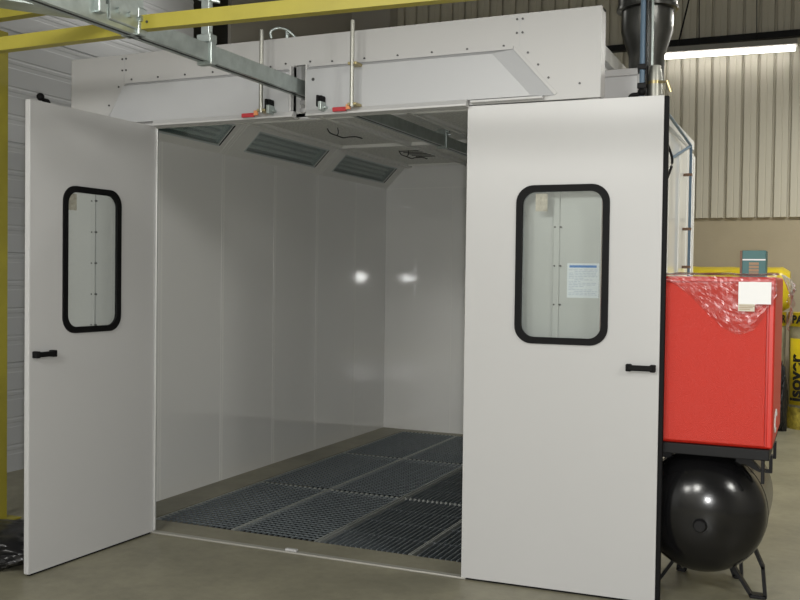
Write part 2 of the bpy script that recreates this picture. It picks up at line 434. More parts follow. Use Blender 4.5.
# lining: light coves and filter ceiling
def cove(side):
    def P(y, v, off=0):           # v metres up the slope, off = out of the panel, into the wall
        s = v*math.sqrt(.5); a = off*math.sqrt(.5)
        X = XI0 + s - a; Zz = ZC + s + a
        return (X if side < 0 else XI0+XI1-X, y, Zz)
    n = Vector(P(0,0,1)) - Vector(P(0,0,0))
    LL = .322
    edges = [(.18, 1.44, .19, 1.325), (1.44, 2.975, 1.675, 2.81), (2.975, D-.005, 3.15, 4.29)]
    for (y0, y1, w0, w1) in edges:
        y1 = min(y1, backY(XI1)-.01) if side > 0 else y1
        w1 = min(w1, y1-.06)
        bm = B(); hv0, hv1 = .072, .270
        holed(bm, [P(y0+.002,0),P(y1-.002,0),P(y1-.002,LL),P(y0+.002,LL)], [[P(w0,hv0),P(w1,hv0),P(w1,hv1),P(w0,hv1)]], n*.02)
        for yy in (y0+.03, y1-.04):
            if yy < .3: continue
            a = [P(yy,0,-.003),P(yy+.012,0,-.003),P(yy+.012,LL,-.003),P(yy,LL,-.003)]; prism(bm, a, n*.004)
        cp = part('cove_panel', bm, 'cove')
        bm = B()
        prism(bm, [P(w0-.01,hv0-.01,.075),P(w1+.01,hv0-.01,.075),P(w1+.01,hv1+.01,.075),P(w0-.01,hv1+.01,.075)], n*.005)
        for q in ([P(w0-.01,hv0-.01,.02),P(w1+.01,hv0-.01,.02),P(w1+.01,hv0-.002,.02),P(w0-.01,hv0-.002,.02)], [P(w0-.01,hv1+.002,.02),P(w1+.01,hv1+.002,.02),P(w1+.01,hv1+.01,.02),P(w0-.01,hv1+.01,.02)],
                  [P(w0-.01,hv0,.02),P(w0-.002,hv0,.02),P(w0-.002,hv1,.02),P(w0-.01,hv1,.02)], [P(w1+.002,hv0,.02),P(w1+.01,hv0,.02),P(w1+.01,hv1,.02),P(w1+.002,hv1,.02)]):
            prism(bm, q, n*.06)
        part('lamp_tray', bm, 'lamp_back', cp)
        for k in range(4):
            v = hv0 + (k+.5)*(hv1-hv0)/4
            bm = B(); cyl(bm, P(w0+.03,v,.05), P(w1-.03,v,.05), .013, 12); part('lamp_tube', bm, 'lamp_tube', cp, True)
            for y_ in (w0+.028, w1-.028):
                pass
        bm = B(); prism(bm, [P(w0+.002,hv0+.002,.008),P(w1-.002,hv0+.002,.008),P(w1-.002,hv1-.002,.008),P(w0+.002,hv1-.002,.008)], n*.004)
        part('lamp_cover', bm, 'coverglass', cp)
        bm = B()
        f = .008
        holed(bm, [P(w0-f,hv0-f,-.003),P(w1+f,hv0-f,-.003),P(w1+f,hv1+f,-.003),P(w0-f,hv1+f,-.003)], [[P(w0+.004,hv0+.004,-.003),P(w1-.004,hv0+.004,-.003),P(w1-.004,hv1-.004,-.003),P(w0+.004,hv1-.004,-.003)]], n*.003)
        part('lamp_frame', bm, 'lamp_back', cp)
        bm = B(); prism(bm, [P(w1-.006,hv0,-.005),P(w1+.006,hv0,-.005),P(w1+.006,hv1,-.005),P(w1-.006,hv1,-.005)], n*.004)
        part('lamp_seal', bm, 'black', cp)
cove(-1); cove(1)
CX0, CX1 = -.288, 2.292
cuts = [.16, 1.44, 2.90, backY(CX1)-.003]
cols = [CX0, .43, 1.075, 1.72, CX1]
ceil_frame = B()
for x in (CX0+.045, .43, 1.10, 1.72, CX1-.045):
    w = .022
    box(ceil_frame, x-w, x+w, .16, backY(x)-.003, ZT-.012, ZT+.03)
    box(ceil_frame, x-w*1.6, x-w*.8, .16, backY(x)-.003, ZT-.022, ZT+.01)
for y in (1.44, 2.90): box(ceil_frame, CX0, CX1, y-.025, y+.025, ZT-.016, ZT+.03)
box(ceil_frame, CX0, CX1, backY(CX0)-.10, backY(CX1)-.004, ZT-.004, ZT+.03)
part('filter_frame', ceil_frame, 'cove')
for j in range(3):
    for i in range(4):
        bm = B(); box(bm, cols[i]+.02, cols[i+1]-.02, cuts[j]+.02, cuts[j+1]-.02, ZT+.012, ZT+.03)
        part('ceiling_filter', bm, 'filter')
def squiggle(x, y):
    bm = B(); k = .55
    P = lambda a, b, c: (x+a*k, y+b*k, ZT+c)
    tube(bm, smooth_path([P(0,0,.012),P(.02,.05,-.02),P(.05,.20,-.03),P(.12,.27,-.045),P(.12,.40,-.03),P(.20,.52,-.02),P(.27,.60,-.03)]), .0045, 6)
    tube(bm, smooth_path([P(.05,.2,-.03),P(.13,.1,-.02),P(.17,0,.01)]), .004, 6)
    return bm
part('filter_wire', squiggle(.12, 1.95), 'black_steel', smooth=True)
part('filter_wire', squiggle(.12, 3.35), 'black_steel', smooth=True)
bm = B()
for k in range(5): tube(bm, [(.12, 3.35+.10*k, ZT+.006), (.34, 3.37+.10*k, ZT+.006)], .004, 6)
part('filter_grid', bm, 'galv_dark')

# door leaves
def leaf(hinge, ang, sg, tip_rubber):
    r = bpy.data.objects.new('door_leaf', None)
    lw = 1.0 if sg > 0 else .972; T = .045 if sg > 0 else .034; z0, z1 = .012, H
    bm = B()
    ws0, ws1, wz0, wz1 = (.271 if sg > 0 else .298), .748, 1.268, 2.078
    hole = rrect(ws0+.018, ws1-.018, wz0+.018, wz1-.018, .075)
    holed(bm, [(0,0,z0),(lw,0,z0),(lw,0,z1),(0,0,z1)], [hole], (0, sg*T, 0))
    body = obj('door_leaf', bm, 'panel', None)
    bm_loc = Vector(body.location)
    body.data.transform(Matrix.Translation(bm_loc))
    body.location = Vector(hinge) - wloc(booth); body.rotation_euler = (0,0,ang); body.parent = booth
    def sub(name, bm, m, smooth=False): return obj(name, bm, m, body, smooth, local=True)
    # rubber window gasket, front and back
    bm = B(); holed(bm, rrect(ws0, ws1, wz0, wz1, .09, -.010*sg), [rrect(ws0+.034, ws1-.034, wz0+.034, wz1-.034, .066, -.010*sg)], (0, sg*.018, 0))
    sub('window_gasket', bm, 'black', True)
    bm = B(); prism(bm, rrect(ws0+.019, ws1-.019, wz0+.019, wz1-.019, .074, sg*.009), (0, sg*.004, 0)); sub('window_pane', bm, 'glass')
    sx = ws0+.08 if sg > 0 else ws1-.13
    bm = B(); box(bm, sx+.018, sx+.080, *sorted((sg*.0082, sg*.0088)), 1.945, 2.035); sub('pane_sticker', bm, 'sticker')
    # pull handle
    bm = B(); t = B()
    hx = .913 if sg > 0 else .885
    for a in (hx-.070, hx+.046): rbox(bm, a, a+.026, *sorted((sg*-.036, sg*.001)), 1.150, 1.186, .004)
    rbox(bm, hx-.062, hx+.064, *sorted((sg*-.040, sg*-.022)), 1.154, 1.182, .006)
    sub('door_handle', bm, 'black')
    # espagnolette knob above the back of the leaf
    bm = B(); kx = .86 if sg > 0 else .83
    tube(bm, smooth_path([(kx-.05, sg*(T+.02), H-.05), (kx-.03, sg*(T+.02), H+.015), (kx, sg*(T+.02), H+.022), (kx+.02, sg*(T+.02), H+.03)]), .011, 10)
    bmesh.ops.create_uvsphere(bm, u_segments=14, v_segments=8, radius=.021, matrix=Matrix.Translation((kx+.025, sg*(T+.02), H+.035)))
    rbox(bm, kx-.075, kx-.025, *sorted((sg*(T-.001), sg*(T+.03))), H-.16, H-.03, .004)
    sub('bolt_lever', bm, 'black', True)
    if tip_rubber:
        bm = B(); rbox(bm, lw-.001, lw+.022, *sorted((sg*.012, sg*.046)), .004, H, .004); sub('edge_seal', bm, 'black')
    else:
        bm = B(); rbox(bm, lw-.002, lw+.006, *sorted((sg*.001, sg*(T-.001))), z0, z1, .003); sub('edge_profile', bm, 'panel')
    bm = B(); box(bm, .01, lw-.01, *sorted((sg*.008, sg*(T-.008))), .001, z0+.001); sub('bottom_seal', bm, 'black')
    return body
leaf((W+.006, -.005, 0), math.radians(2.0), 1, True)
leaf((-.018, -.003, 0), math.radians(-91.7), -1, False)

# notice on the front wall, seen through the right leaf window
nt = thing('wall_notice', 'white printed notice sheet with blue heading behind right door window', 'notice', (2.645, FY-.002, 1.50))
bm = B(); box(bm, 2.528, 2.692, FY-.002, FY-.0005, 1.505, 1.682); obj('paper_sheet', bm, 'paper_grey', nt)
bm = B(); box(bm, 2.540, 2.68, FY-.003, FY-.0018, 1.660, 1.672); obj('heading', bm, 'blue_ink', nt)
bm = B()
rng = random.Random(3)
zz = 1.65
while zz > 1.515:
    x = 2.537 + rng.choice((0, 0, .03))
    while x < 2.678:
        w = rng.uniform(.008, .026); 
        box(bm, x, min(x+w, 2.684), FY-.003, FY-.0018, zz-.0032, zz); x += w+.005
        if rng.random() < .12: break
    zz -= .0085
o = obj('printed_lines', bm, 'grey_ink', nt)

# ------------------------------------------------------------------ floor gratings
def grating_parts(w, l, kind):
    rim = B(); t = .009; h = .030
    box(rim, 0, t, 0, l, -h, 0); box(rim, w-t, w, 0, l, -h, 0)
    box(rim, t, w-t, 0, .006, -h, -.008); box(rim, t, w-t, l-.006, l, -h, -.008)
    n = 17 if kind == 'slat' else 14; p = (w-2*t)/n
    for k in range(n):
        x = t + p*k
        box(rim, x+.2*p, x+.65*p, l-.020, l-.002, -.012, .0)
    bars = B()
    for k in range(1, n):
        x = t + p*k; hw = .0025 if kind == 'mesh' else .0042; box(bars, x-hw, x+hw, .006, l-.006, -.011 if kind == 'mesh' else -.018, -.001)
    q = .046 if kind == 'mesh' else .32
    ny = int(l/q)
    for j in range(1, ny): y = l*j/ny; box(bars, t, w-t, *((y-.002, y+.002, -.007, -.001) if kind == 'mesh' else (y-.0025, y+.0025, -.014, -.009)))
    return rim, bars
cache = {}
rown = ['front row by the threshold', 'middle row', 'back row']
coln = ['first from left wall', 'second from left wall', 'third from left wall', 'fourth from left wall']
for j in range(3):
    for i in range(4):
        kind = 'mesh' if i < 2 else 'slat'
        w = .607-(.018 if i == 1 else .006); l = GY[j+1]-GY[j]-.008
        g = thing('floor_grating', ('criss-cross' if kind == 'mesh' else 'slatted') + ' floor grating, ' + rown[j] + ', ' + coln[i],
                  'floor grating', (GX[i]+.003, GY[j]+.004, 0), 'steel gratings on the booth floor')
        key = (kind, j, i == 1)
        if key not in cache:
            rim, bars = grating_parts(w, l, kind)
            a = obj('rim', rim, 'grate_rim', g, local=True); b = obj('bars', bars, 'grate', g, local=True)
            cache[key] = (a, b)
        else:
            for s in cache[key]:
                c = s.copy(); COL.objects.link(c); c.parent = g
# ------------------------------------------------------------------ overhead crane rail
rail = thing('crane_rail', 'galvanised overhead crane rail running through the slot into the white booth', 'crane rail', (.99, 0, 2.62))
RX, RZ = .985, 2.625
bm = B()
w, h, t = .032, .082, .004
prof = [(-w,0),(-w*.35,0),(-w*.35,.010),(-w+t,.010),(-w+t,h-t),(w-t,h-t),(w-t,.010),(w*.35,.010),(w*.35,0),(w,0),(w,h),(-w,h)]
prism(bm, [(RX+a, -2.9, RZ+b) for a, b in prof], (0, 2.9+4.30, 0))
obj('rail_beam', bm, 'galv', rail)
bm = B()
box(bm, RX-.012, RX+.012, -2.9, 4.3, RZ+.002, RZ+.009); obj('slot_shade', bm, 'black_steel', rail)  # black strip fills the bottom slot, standing for the shade inside it
def hanger(y, top):
    bm = B()
    rbox(bm, RX-w-.010, RX+w+.010, y-.02, y+.02, RZ-.014, RZ+h+.012, .004)
    rbox(bm, RX-.024, RX+.024, y-.016, y+.016, RZ+h, top, .004)
    rbox(bm, RX-.04, RX+.04, y-.028, y+.028, RZ+h+.01, RZ+h+.05, .004)
    rbox(bm, RX-.055, RX+.055, y-.02, y+.02, top-.02, top, .004)
    cyl(bm, (RX-.06, y-.03, top-.01), (RX+.06, y+.02, top-.035), .008, 8)
    o = obj('rail_hanger', bm, 'galv', rail)
hanger(-.885, 2.95); hanger(2.25, ZT-.005)
bm = B()
rbox(bm, RX-.045, RX+.04, -1.62, -1.40, RZ+.02, RZ+.165, .008)
rbox(bm, RX-.055, RX+.045, -1.44, -1.385, RZ+.0, RZ+.12, .006)
rbox(bm, RX-.06, RX+.06, -1.70, -1.66, RZ+.03, RZ+.22, .006)
for y in (-1.43, -1.5, -1.57, -1.68): cyl(bm, (RX+.03, y, RZ+.07), (RX+.055, y, RZ+.07), .013, 6)
cyl(bm, (RX+.01, -1.41, RZ+.10), (RX+.01, -1.41, RZ+.20), .012, 8)
obj('rail_splice', bm, 'galv', rail)
bm = B()
rbox(bm, RX-.03, RX+.05, -1.60, -1.55, RZ+.165, RZ+.235, .006)
rbox(bm, RX-.03, RX+.05, -1.52, -1.46, RZ+.165, RZ+.215, .006)
obj('cable_clamp', bm, 'black', rail)
bm = B(); tube(bm, smooth_path([(RX-.01,-1.75,RZ+.20),(RX,-1.63,RZ+.235),(RX+.02,-1.53,RZ+.24),(RX+.05,-1.42,RZ+.25)]), .012, 10)
obj('cable', bm, 'black', rail, True)

# yellow gantry frame
gy = thing('gantry_frame', 'yellow painted steel gantry with post at the left carrying the crane rail', 'gantry', (-1.08, -.2, 0))
def beam(bm, p0, p1, hh, ww):
    p0 = Vector(p0); p1 = Vector(p1); d = (p1-p0); a = Vector((-d.y, d.x, 0)).normalized()*ww/2; u = Vector((0,0,hh/2))
    prism(bm, [p0-a-u, p0+a-u, p0+a+u, p0-a+u], d)
bm = B(); beam(bm, (-.9,-1.4,2.652), (.935,-1.4,2.666), .062, .05); obj('cross_beam', bm, 'yellow', gy)
bm = B(); beam(bm, (1.025,-1.4,2.682), (3.2,-1.4,2.650), .060, .05); obj('cross_beam', bm, 'yellow', gy)
bm = B(); cyl(bm, (1.06,-1.428,2.68), (1.06,-1.42,2.68), .006, 8); obj('bolt', bm, 'bolt', gy)
bm = B(); beam(bm, (-1.2,-1.0,2.945), (.15,-1.04,2.950), .082, .06); obj('cross_beam', bm, 'yellow', gy)
bm = B(); box(bm, -1.17, -1.064, -.25, -.15, .012, 3.13); obj('post', bm, 'yellow', gy)
bm = B(); rbox(bm, -1.25, -1.0, -.33, -.09, 0, .012, .003); obj('base_plate', bm, 'yellow', gy)
bm = B()
for y in (-.96, -.29): prism(bm, [(-1.14,y,2.905),(-1.08,y,2.905),(-1.08,y,2.985),(-1.14,y,2.985)], (0,.05,0))
prism(bm, [(-1.14,-1.0,2.9),(-1.09,-1.0,2.9),(-1.09,-1.0,2.98),(-1.14,-1.0,2.98)], (0,.76,0)); obj('side_beam', bm, 'yellow', gy)
bm = B(); prism(bm, [(-.88,-1.42,2.63),(-.82,-1.42,2.63),(-.82,-1.42,2.70),(-.88,-1.42,2.70)], (0,.46,.27)); obj('brace', bm, 'yellow', gy)
bm = B()
p0 = Vector((.40,-2.13,2.70)); p1 = Vector((.945,-1.35,2.70)); d = p1-p0; a = Vector((-d.y,d.x,0)).normalized()*.07
prism(bm, [p0-a, p0+a, p0+a+Vector((0,0,.035)), p0-a+Vector((0,0,.035))], d)
obj('strut_plate', bm, 'galv', rail)

# ------------------------------------------------------------------ compressor
cp = thing('air_compressor', 'red compressor cabinet mounted on a black horizontal air receiver tank', 'air compressor', (3.20, .6, 0))
CX0_, CX1_, CY0, CY1, CZ0, CZ1 = 2.87, 3.530, .10, .98, .80, 1.622
bm = B(); rbox(bm, CX0_, CX1_, CY0+.012, CY1, CZ0, CZ1, .012, 3); obj('cabinet', bm, 'red_side', cp)
bm = B(); rbox(bm, CX0_+.02, CX1_-.036, CY0-.004, CY0+.03, CZ0+.012, CZ1-.030, .006, 2); fd = obj('front_door', bm, 'red', cp)
bm = B(); rbox(bm, CX1_-.028, CX1_-.004, CY0+.002, CY0+.03, CZ0+.008, CZ1-.012, .004); rbox(bm, CX0_+.01, CX1_-.03, CY0+.002, CY0+.03, CZ1-.026, CZ1-.008, .004)
obj('door_surround', bm, 'red_side', cp)
# side emblem: white rounded letter form with red centre
bm = B(); X = CX1_+.0008
outl = [(X, .38+.15*math.cos(a)*(1 if k%2 else .92), .905+.060*math.sin(a)*(1 if k%2 else .92)) for k, a in enumerate([2*PI*i/20 for i in range(20)])]
prism(bm, outl, (.002,0,0)); em = obj('side_emblem', bm, 'paper', cp)
bm = B(); prism(bm, [(X+.002, .42+.07*math.cos(a), .895+.03*math.sin(a)) for a in [2*PI*i/16 for i in range(16)]], (.0015,0,0)); obj('emblem_centre', bm, 'red_side', em)
# base frame
bm = B()
rbox(bm, CX0_-.01, CX1_-.012, CY0-.01, CY0+.07, CZ0-.052, CZ0, .004); rbox(bm, CX0_-.01, CX1_-.012, CY1-.08, CY1, CZ0-.052, CZ0, .004)
rbox(bm, CX0_-.01, CX0_+.05, CY0+.07, CY1-.08, CZ0-.052, CZ0, .004); rbox(bm, CX1_-.072, CX1_-.012, CY0+.07, CY1-.08, CZ0-.052, CZ0, .004)
rbox(bm, CX0_+.05, CX1_-.072, CY0+.07, CY1-.08, CZ0-.02, CZ0, .004)
for x in (CX0_-.008, CX1_-.048): rbox(bm, x, x+.016, CY0-.005, CY0+.03, CZ0-.165, CZ0-.05, .003)
obj('base_frame', bm, 'black_steel', cp)
TX, TZ, TR, TY0, TY1 = 3.200, .441, .308, .27, .84
for sx in (-1, 1):
    for yy in (.26, .68):
        bm = B(); a = [(TX+sx*.155, yy, TZ+.245),(TX+sx*.195, yy, TZ+.255),(TX+sx*.265, yy, CZ0-.14),(TX+sx*.325, yy, CZ0-.14),(TX+sx*.325, yy, CZ0-.052),(TX+sx*.310, yy, CZ0-.052),(TX+sx*.310, yy, CZ0-.128),(TX+sx*.273, yy, CZ0-.128),(TX+sx*.20, yy, CZ0-.052),(TX+sx*.155, yy, CZ0-.052)]
        prism(bm, a, (0, .05, 0)); obj('saddle_bracket', bm, 'black_steel', cp)
prof = []
dome = .20
for k in range(13):
    a = PI/2*k/12; prof.append((TR*math.sin(a), TY0 - dome*math.cos(a) if k < 12 else TY0))
prof += [(TR, TY0+.06), (TR+.002, TY0+.062), (TR+.002, TY0+.07), (TR, TY0+.072), (TR, TY1-.05)]
for k in range(13):
    a = PI/2*(1-k/12); prof.append((TR*math.sin(a), TY1 + dome*math.cos(a)))
bm = B(); lathe(bm, prof, (TX, 0, TZ), 'y', 64); tk = obj('receiver_tank', bm, 'black_paint', cp, True)
bm = B(); lathe(bm, [(0,-.030),(.026,-.030),(.030,-.026),(.034,-.006),(.038,.03)], (TX+.012, TY0-dome+.008, TZ-.03), 'y', 24); obj('tank_plug', bm, 'black_steel', tk, True)
for yy in (.36, .66):
    for sx in ((-1, 1) if yy < .5 else (-.55, .55)):
        bm = B()
        pts = [(TX+sx*.130, TZ-.272), (TX+sx*.232, .012), (TX+sx*.300, .012), (TX+sx*.286, .16), (TX+sx*.245, TZ-.19)]
        if yy > .5: pts[0] = (pts[0][0], TZ-.28); pts[-1] = (pts[-1][0], TZ-.26)
        tkk = .008
        for i in range(len(pts)-1):
            (xa, za), (xb, zb) = pts[i], pts[i+1]
            dd = Vector((xb-xa, 0, zb-za)).normalized(); nn = Vector((-dd.z, 0, dd.x))*tkk
            A = Vector((xa, yy, za))-dd*tkk*.8; Bb = Vector((xb, yy, zb))+dd*tkk*.8
            prism(bm, [A-nn, Bb-nn, Bb+nn, A+nn], (0, .05, 0))
        rbox(bm, min(TX+sx*.228, TX+sx*.304), max(TX+sx*.228, TX+sx*.304), yy-.004, yy+.054, 0, .014, .003)
        obj('foot', bm, 'black_steel', tk)

# clear wrap pulled over the cabinet top
bm = B()
NX, NV = 46, 34
xl, xr_ = CX0_+.02, CX1_+.005
def drop(t):                     # how far the wrap hangs down the front at fraction t of the width
    return .012 + .275*math.exp(-((t-.74)/.34)**2) - .05*max(0, t-.86)/.14
grid = []
for i in range(NX+1):
    t = i/NX; x = xl + (xr_-xl)*t; col = []
    for k in range(NV+1):
        u = k/NV
        wr = lambda s: noise.noise(Vector((x*9, s*11, 1.7)))*.012 + noise.noise(Vector((x*30, s*34, 5.2)))*.0035
        if u < .3:
            s = (1-u/.3); p = (x, CY0+.02+s*.28, CZ1+.014+wr(-s))
        else:
            s = (u-.3)/.7; d_ = drop(t)*s
            edge = .014*math.exp(-((s-.97)/.06)**2)
            p = (x + wr(s+7)*.6, CY0-.008-edge*.7-abs(wr(d_*2))*.8-.004*s, CZ1+.012-d_)
        col.append(bm.verts.new(p))
    grid.append(col)
for i in range(NX):
    for k in range(NV): bm.faces.new([grid[i][k], grid[i+1][k], grid[i+1][k+1], grid[i][k+1]])
# bunched side flap
sg_ = []
for i in range(21):
    t = i/20; y = CY0-.02 + .55*t; col = []
    for k in range(17):
        s = k/16; dz = (.10+.17*math.exp(-((t-.15)/.25)**2))*s
        nn = noise.noise(Vector((y*22, s*6, 3.1)))*.030 + noise.noise(Vector((y*50, s*22, 8.1)))*.014
        col.append(bm.verts.new((CX1_+.024+.050*math.sin(PI*min(1, s*.8))+nn*s, y, CZ1+.012-dz)))
    sg_.append(col)
for i in range(20):
    for k in range(16): bm.faces.new([sg_[i][k], sg_[i+1][k], sg_[i+1][k+1], sg_[i][k+1]])
o = obj('plastic_wrap', bm, 'plastic', None)
md = o.modifiers.new('s', 'SOLIDIFY'); md.thickness = .001
tag(o, 'crumpled clear plastic wrap draped over the top of the red cabinet', 'plastic wrap')
# papers under the wrap
dc = thing('delivery_note', 'white paper delivery note on the red cabinet front under plastic wrap', 'paper note', (3.40, CY0-.03, 1.46))
bm = B(); box(bm, 3.366, 3.512, CY0-.0305, CY0-.029, 1.493, 1.598); obj('sheet', bm, 'paper', dc)
bm = B(); box(bm, 3.366, 3.440, CY0-.0303, CY0-.0292, 1.458, 1.4935); s2 = obj('lower_slip', bm, 'cream', dc)
bm = B()
for k in range(3): box(bm, 3.372, 3.40+.012*k+.02, CY0-.0310, CY0-.0300, 1.466+.008*k, 1.469+.008*k)
obj('printed_lines', bm, 'tan', s2)
# carton on top
tb = thing('carton', 'small teal cardboard carton standing on the red cabinet top', 'carton', (3.405, .45, CZ1+.02))
bm = B(); rbox(bm, 3.352, 3.465, .45, .62, CZ1+.0, CZ1+.137, .002); obj('box_body', bm, 'teal', tb)
bm = B(); box(bm, 3.3405, 3.3515, .452, .62, CZ1+.0, CZ1+.136); obj('box_side', bm, 'brown', tb)
bm = B(); box(bm, 3.353, 3.464, .4485, .4502, CZ1+.086, CZ1+.093); obj('white_band', bm, 'paper', tb)
bm = B()
for k in range(4): box(bm, 3.385, 3.432, .4485, .4502, CZ1+.012+.017*k, CZ1+.025+.017*k)
obj('printed_picture', bm, 'tan', tb)

# ------------------------------------------------------------------ insulation packs
def standing(x, y, label, tilt=0):
    r = .20
    t = thing('insulation_roll', label, 'insulation roll', (x, y, 0), 'insulation rolls standing by the rear wall')
    def ring(z0, z1, rr, m, name, seed, top=False):
        bm = B(); n = 40; rows = 12; V = []
        for j in range(rows+1):
            z = z0+(z1-z0)*j/rows; rw = []
            for k in range(n):
                a = 2*PI*k/n
                d = rr + noise.noise(Vector((math.cos(a)*2.4, math.sin(a)*2.4, z*5+seed)))*.012
                rw.append(bm.verts.new((x+d*math.cos(a), y+d*math.sin(a), z)))
            V.append(rw)
        for j in range(rows):
            for k in range(n): bm.faces.new([V[j][k], V[j][(k+1)%n], V[j+1][(k+1)%n], V[j+1][k]])
        bm.faces.new(V[0][::-1]); bm.faces.new(V[-1])
        return obj(name, bm, m, t, True)
    ring(.0, .24, r*.97, 'wool', 'wool_end', x)
    ring(.235, 1.13, r-.004, 'film', 'wrapped_body', x+3)
    ring(1.12, 1.27, r+.004, 'yellow_film', 'top_band', x+5)
    # label strip facing the camera
    ca = math.atan2(-4.75-y, 3.74-x) - (.52 if x > 3.4 else 0)
    bm = B(); V = []
    for j in range(2):
        V.append([bm.verts.new((x+(r+.012)*math.cos(ca+s), y+(r+.012)*math.sin(ca+s), (.27, .99)[j])) for s in [(-.48+.96*k/12) for k in range(13)]])
    for k in range(12): bm.faces.new([V[0][k], V[0][k+1], V[1][k+1], V[1][k]])
    lb = obj('label_strip', bm, 'yellow_film', t, True); m_ = lb.modifiers.new('s', 'SOLIDIFY'); m_.thickness = .003
    return t, ca, r
def wrap_text(parent, body, size, cx, cy, r, a0, z, vertical, m='ink', bold=.0):
    """text laid round a vertical cylinder"""
    o = text('lettering', body, size, m, parent, Matrix.Identity(4), bold)
    base = wloc(parent)
    tb_ = bmesh.new(); tb_.from_mesh(o.data); bmesh.ops.triangulate(tb_, faces=tb_.faces[:])
    for _ in range(4):
        le = [e for e in tb_.edges if e.calc_length() > .035]
        if not le: break
        bmesh.ops.subdivide_edges(tb_, edges=le, cuts=1); bmesh.ops.triangulate(tb_, faces=tb_.faces[:])
    tb_.to_mesh(o.data); tb_.free()
    for v in o.data.vertices:
        p = v.co + base
        if vertical: along, upz = -p.y, p.x
        else: along, upz = p.x, p.y
        a = a0 + along/r
        rr = r + .002 + p.z
        v.co = Vector((cx+rr*math.cos(a), cy+rr*math.sin(a), z+upz)) - base
    return o
for x, y, lab in ((3.595, 6.62, 'upright yellow insulation roll with black lettering, right of the red cabinet'),
                  (3.165, 6.66, 'upright yellow insulation roll mostly hidden behind the red cabinet')):
    t, ca, r = standing(x, y, lab)
    wrap_text(t, 'isover', .205, x, y, r+.014, ca-.05, .56, True, bold=.007)
    for s in ((.13, 1.35, -1.2) if x > 3.4 else (.57, -.65)):
        wrap_text(t, 'PAR', .115, x, y, r+.016, ca+s, 1.193, False, bold=.006)
    bm = B()
    for k in range(4):
        V = []
        for j in range(2): V.append([bm.verts.new((x+(r+.0145)*math.cos(ca-.30+.6*q/8), y+(r+.0145)*math.sin(ca-.30+.6*q/8), 0.90+.014*k+.005*j)) for q in range(9)])
        for q in range(8): bm.faces.new([V[0][q], V[0][q+1], V[1][q+1], V[1][q]])
    obj('printed_lines', bm, 'ink', t)
# a pack lying across the top of the hidden ones
for x in (2.62,):
    t, ca, r = standing(x, 6.64, 'upright yellow insulation roll under the lying roll, behind the red cabinet')
ly = thing('insulation_roll', 'yellow film wrapped insulation roll lying on top of the upright rolls', 'insulation roll', (2.86, 6.58, 1.272), None)
bm = B(); n = 44; V = []; R0 = .245
NXs = 30
for i in range(NXs+1):
    x = 2.22 + 1.18*i/NXs; rw = []
    e = min(1, .80+.2*min(i, NXs-i)/2.0)
    for k in range(n):
        a = 2*PI*k/n
        d = R0*e*(1 if True else 1) + noise.noise(Vector((x*5, math.cos(a)*2, math.sin(a)*2)))*.014
        cz, sz = math.cos(a), math.sin(a)
        sq = 1/max(abs(cz), abs(sz))**.35
        rw.append(bm.verts.new((x, 6.58+d*cz*sq, max(1.272, 1.272+R0+d*sz*sq))))
    V.append(rw)
for i in range(NXs):
    for k in range(n): bm.faces.new([V[i][k], V[i][(k+1)%n], V[i+1][(k+1)%n], V[i+1][k]])
bm.faces.new(V[0]); bm.faces.new(V[-1][::-1])
obj('wrapped_body', bm, 'yellow_film', ly, True)
tz = 1.272+R0*1.93
mtx = Matrix.Translation((2.72, 6.58-R0*.52, tz-.052)) @ Matrix.Rotation(math.radians(58), 4, 'X') @ Matrix.Rotation(PI, 4, 'Z')
text('lettering', 'ISOVER', .13, 'ink', ly, mtx, .004)
# dark bin bag in the gap beside the roll
def crumple(name, c, rx, ry, rz, seed, m, label, cat):
    bm = B(); bmesh.ops.create_icosphere(bm, subdivisions=5, radius=1)
    for v in bm.verts:
        p = v.co.copy(); 
        f = 1 + .28*noise.noise(p*1.6+Vector((seed,0,0))) + .14*abs(noise.noise(p*4+Vector((0,seed,0)))) - .09*abs(noise.noise(p*9+Vector((0,0,seed))))
        z = p.z*rz*f
        v.co = Vector((c[0]+p.x*rx*f, c[1]+p.y*ry*f, max(c[2]+.001, c[2]+rz*.8+z)))
    o = obj(name, bm, m, None, True); return tag(o, label, cat)
crumple('plastic_sack', (3.335,6.30,0), .075,.11,.38, 3.3, 'bag', 'black plastic sack in the gap beside the upright insulation roll', 'sack')
crumple('plastic_bag', (-.45,-.84,0), .31,.26,.115, 7.7, 'bag', 'crumpled black plastic bag on the floor behind the left door leaf', 'plastic bag')

# ------------------------------------------------------------------ services on the right
lamp = thing('fluorescent_lamp', 'lit fluorescent tube lamp hanging in front of the ribbed rear wall', 'lamp', (2.6, 6.9, 4.25))
bm = B(); cyl(bm, (1.83,6.9,4.245), (3.39,6.9,4.222), .026, 16); obj('tube', bm, 'tube_on', lamp, True)
bm = B(); prism(bm, [(1.81,6.80,4.276),(1.81,7.00,4.276),(1.81,6.95,4.348),(1.81,6.85,4.348)], (1.60,0,-.022)); obj('reflector', bm, 'hallwall', lamp)
for x in (2.35, 2.98):
    bm = B(); tube(bm, [(x,6.9,4.35), (x-.02,6.9,5.4), (x-.03,6.9,HZ)], .006, 6); obj('hanger_wire', bm, 'black_steel', lamp)
bm = B(); tube(bm, [(2.10,6.95,4.37), (2.24,6.95,5.0), (2.40,6.95,HZ)], .010, 6); obj('power_cable', bm, 'black_steel', lamp)
bm = B(); box(bm, -1.6, 8.9, 7.06, 7.1495, 4.400, 4.475)
o = obj('cable_tray', bm, 'black_steel'); tag(o, 'dark horizontal cable tray along the ribbed rear wall above the lamp', 'cable tray')

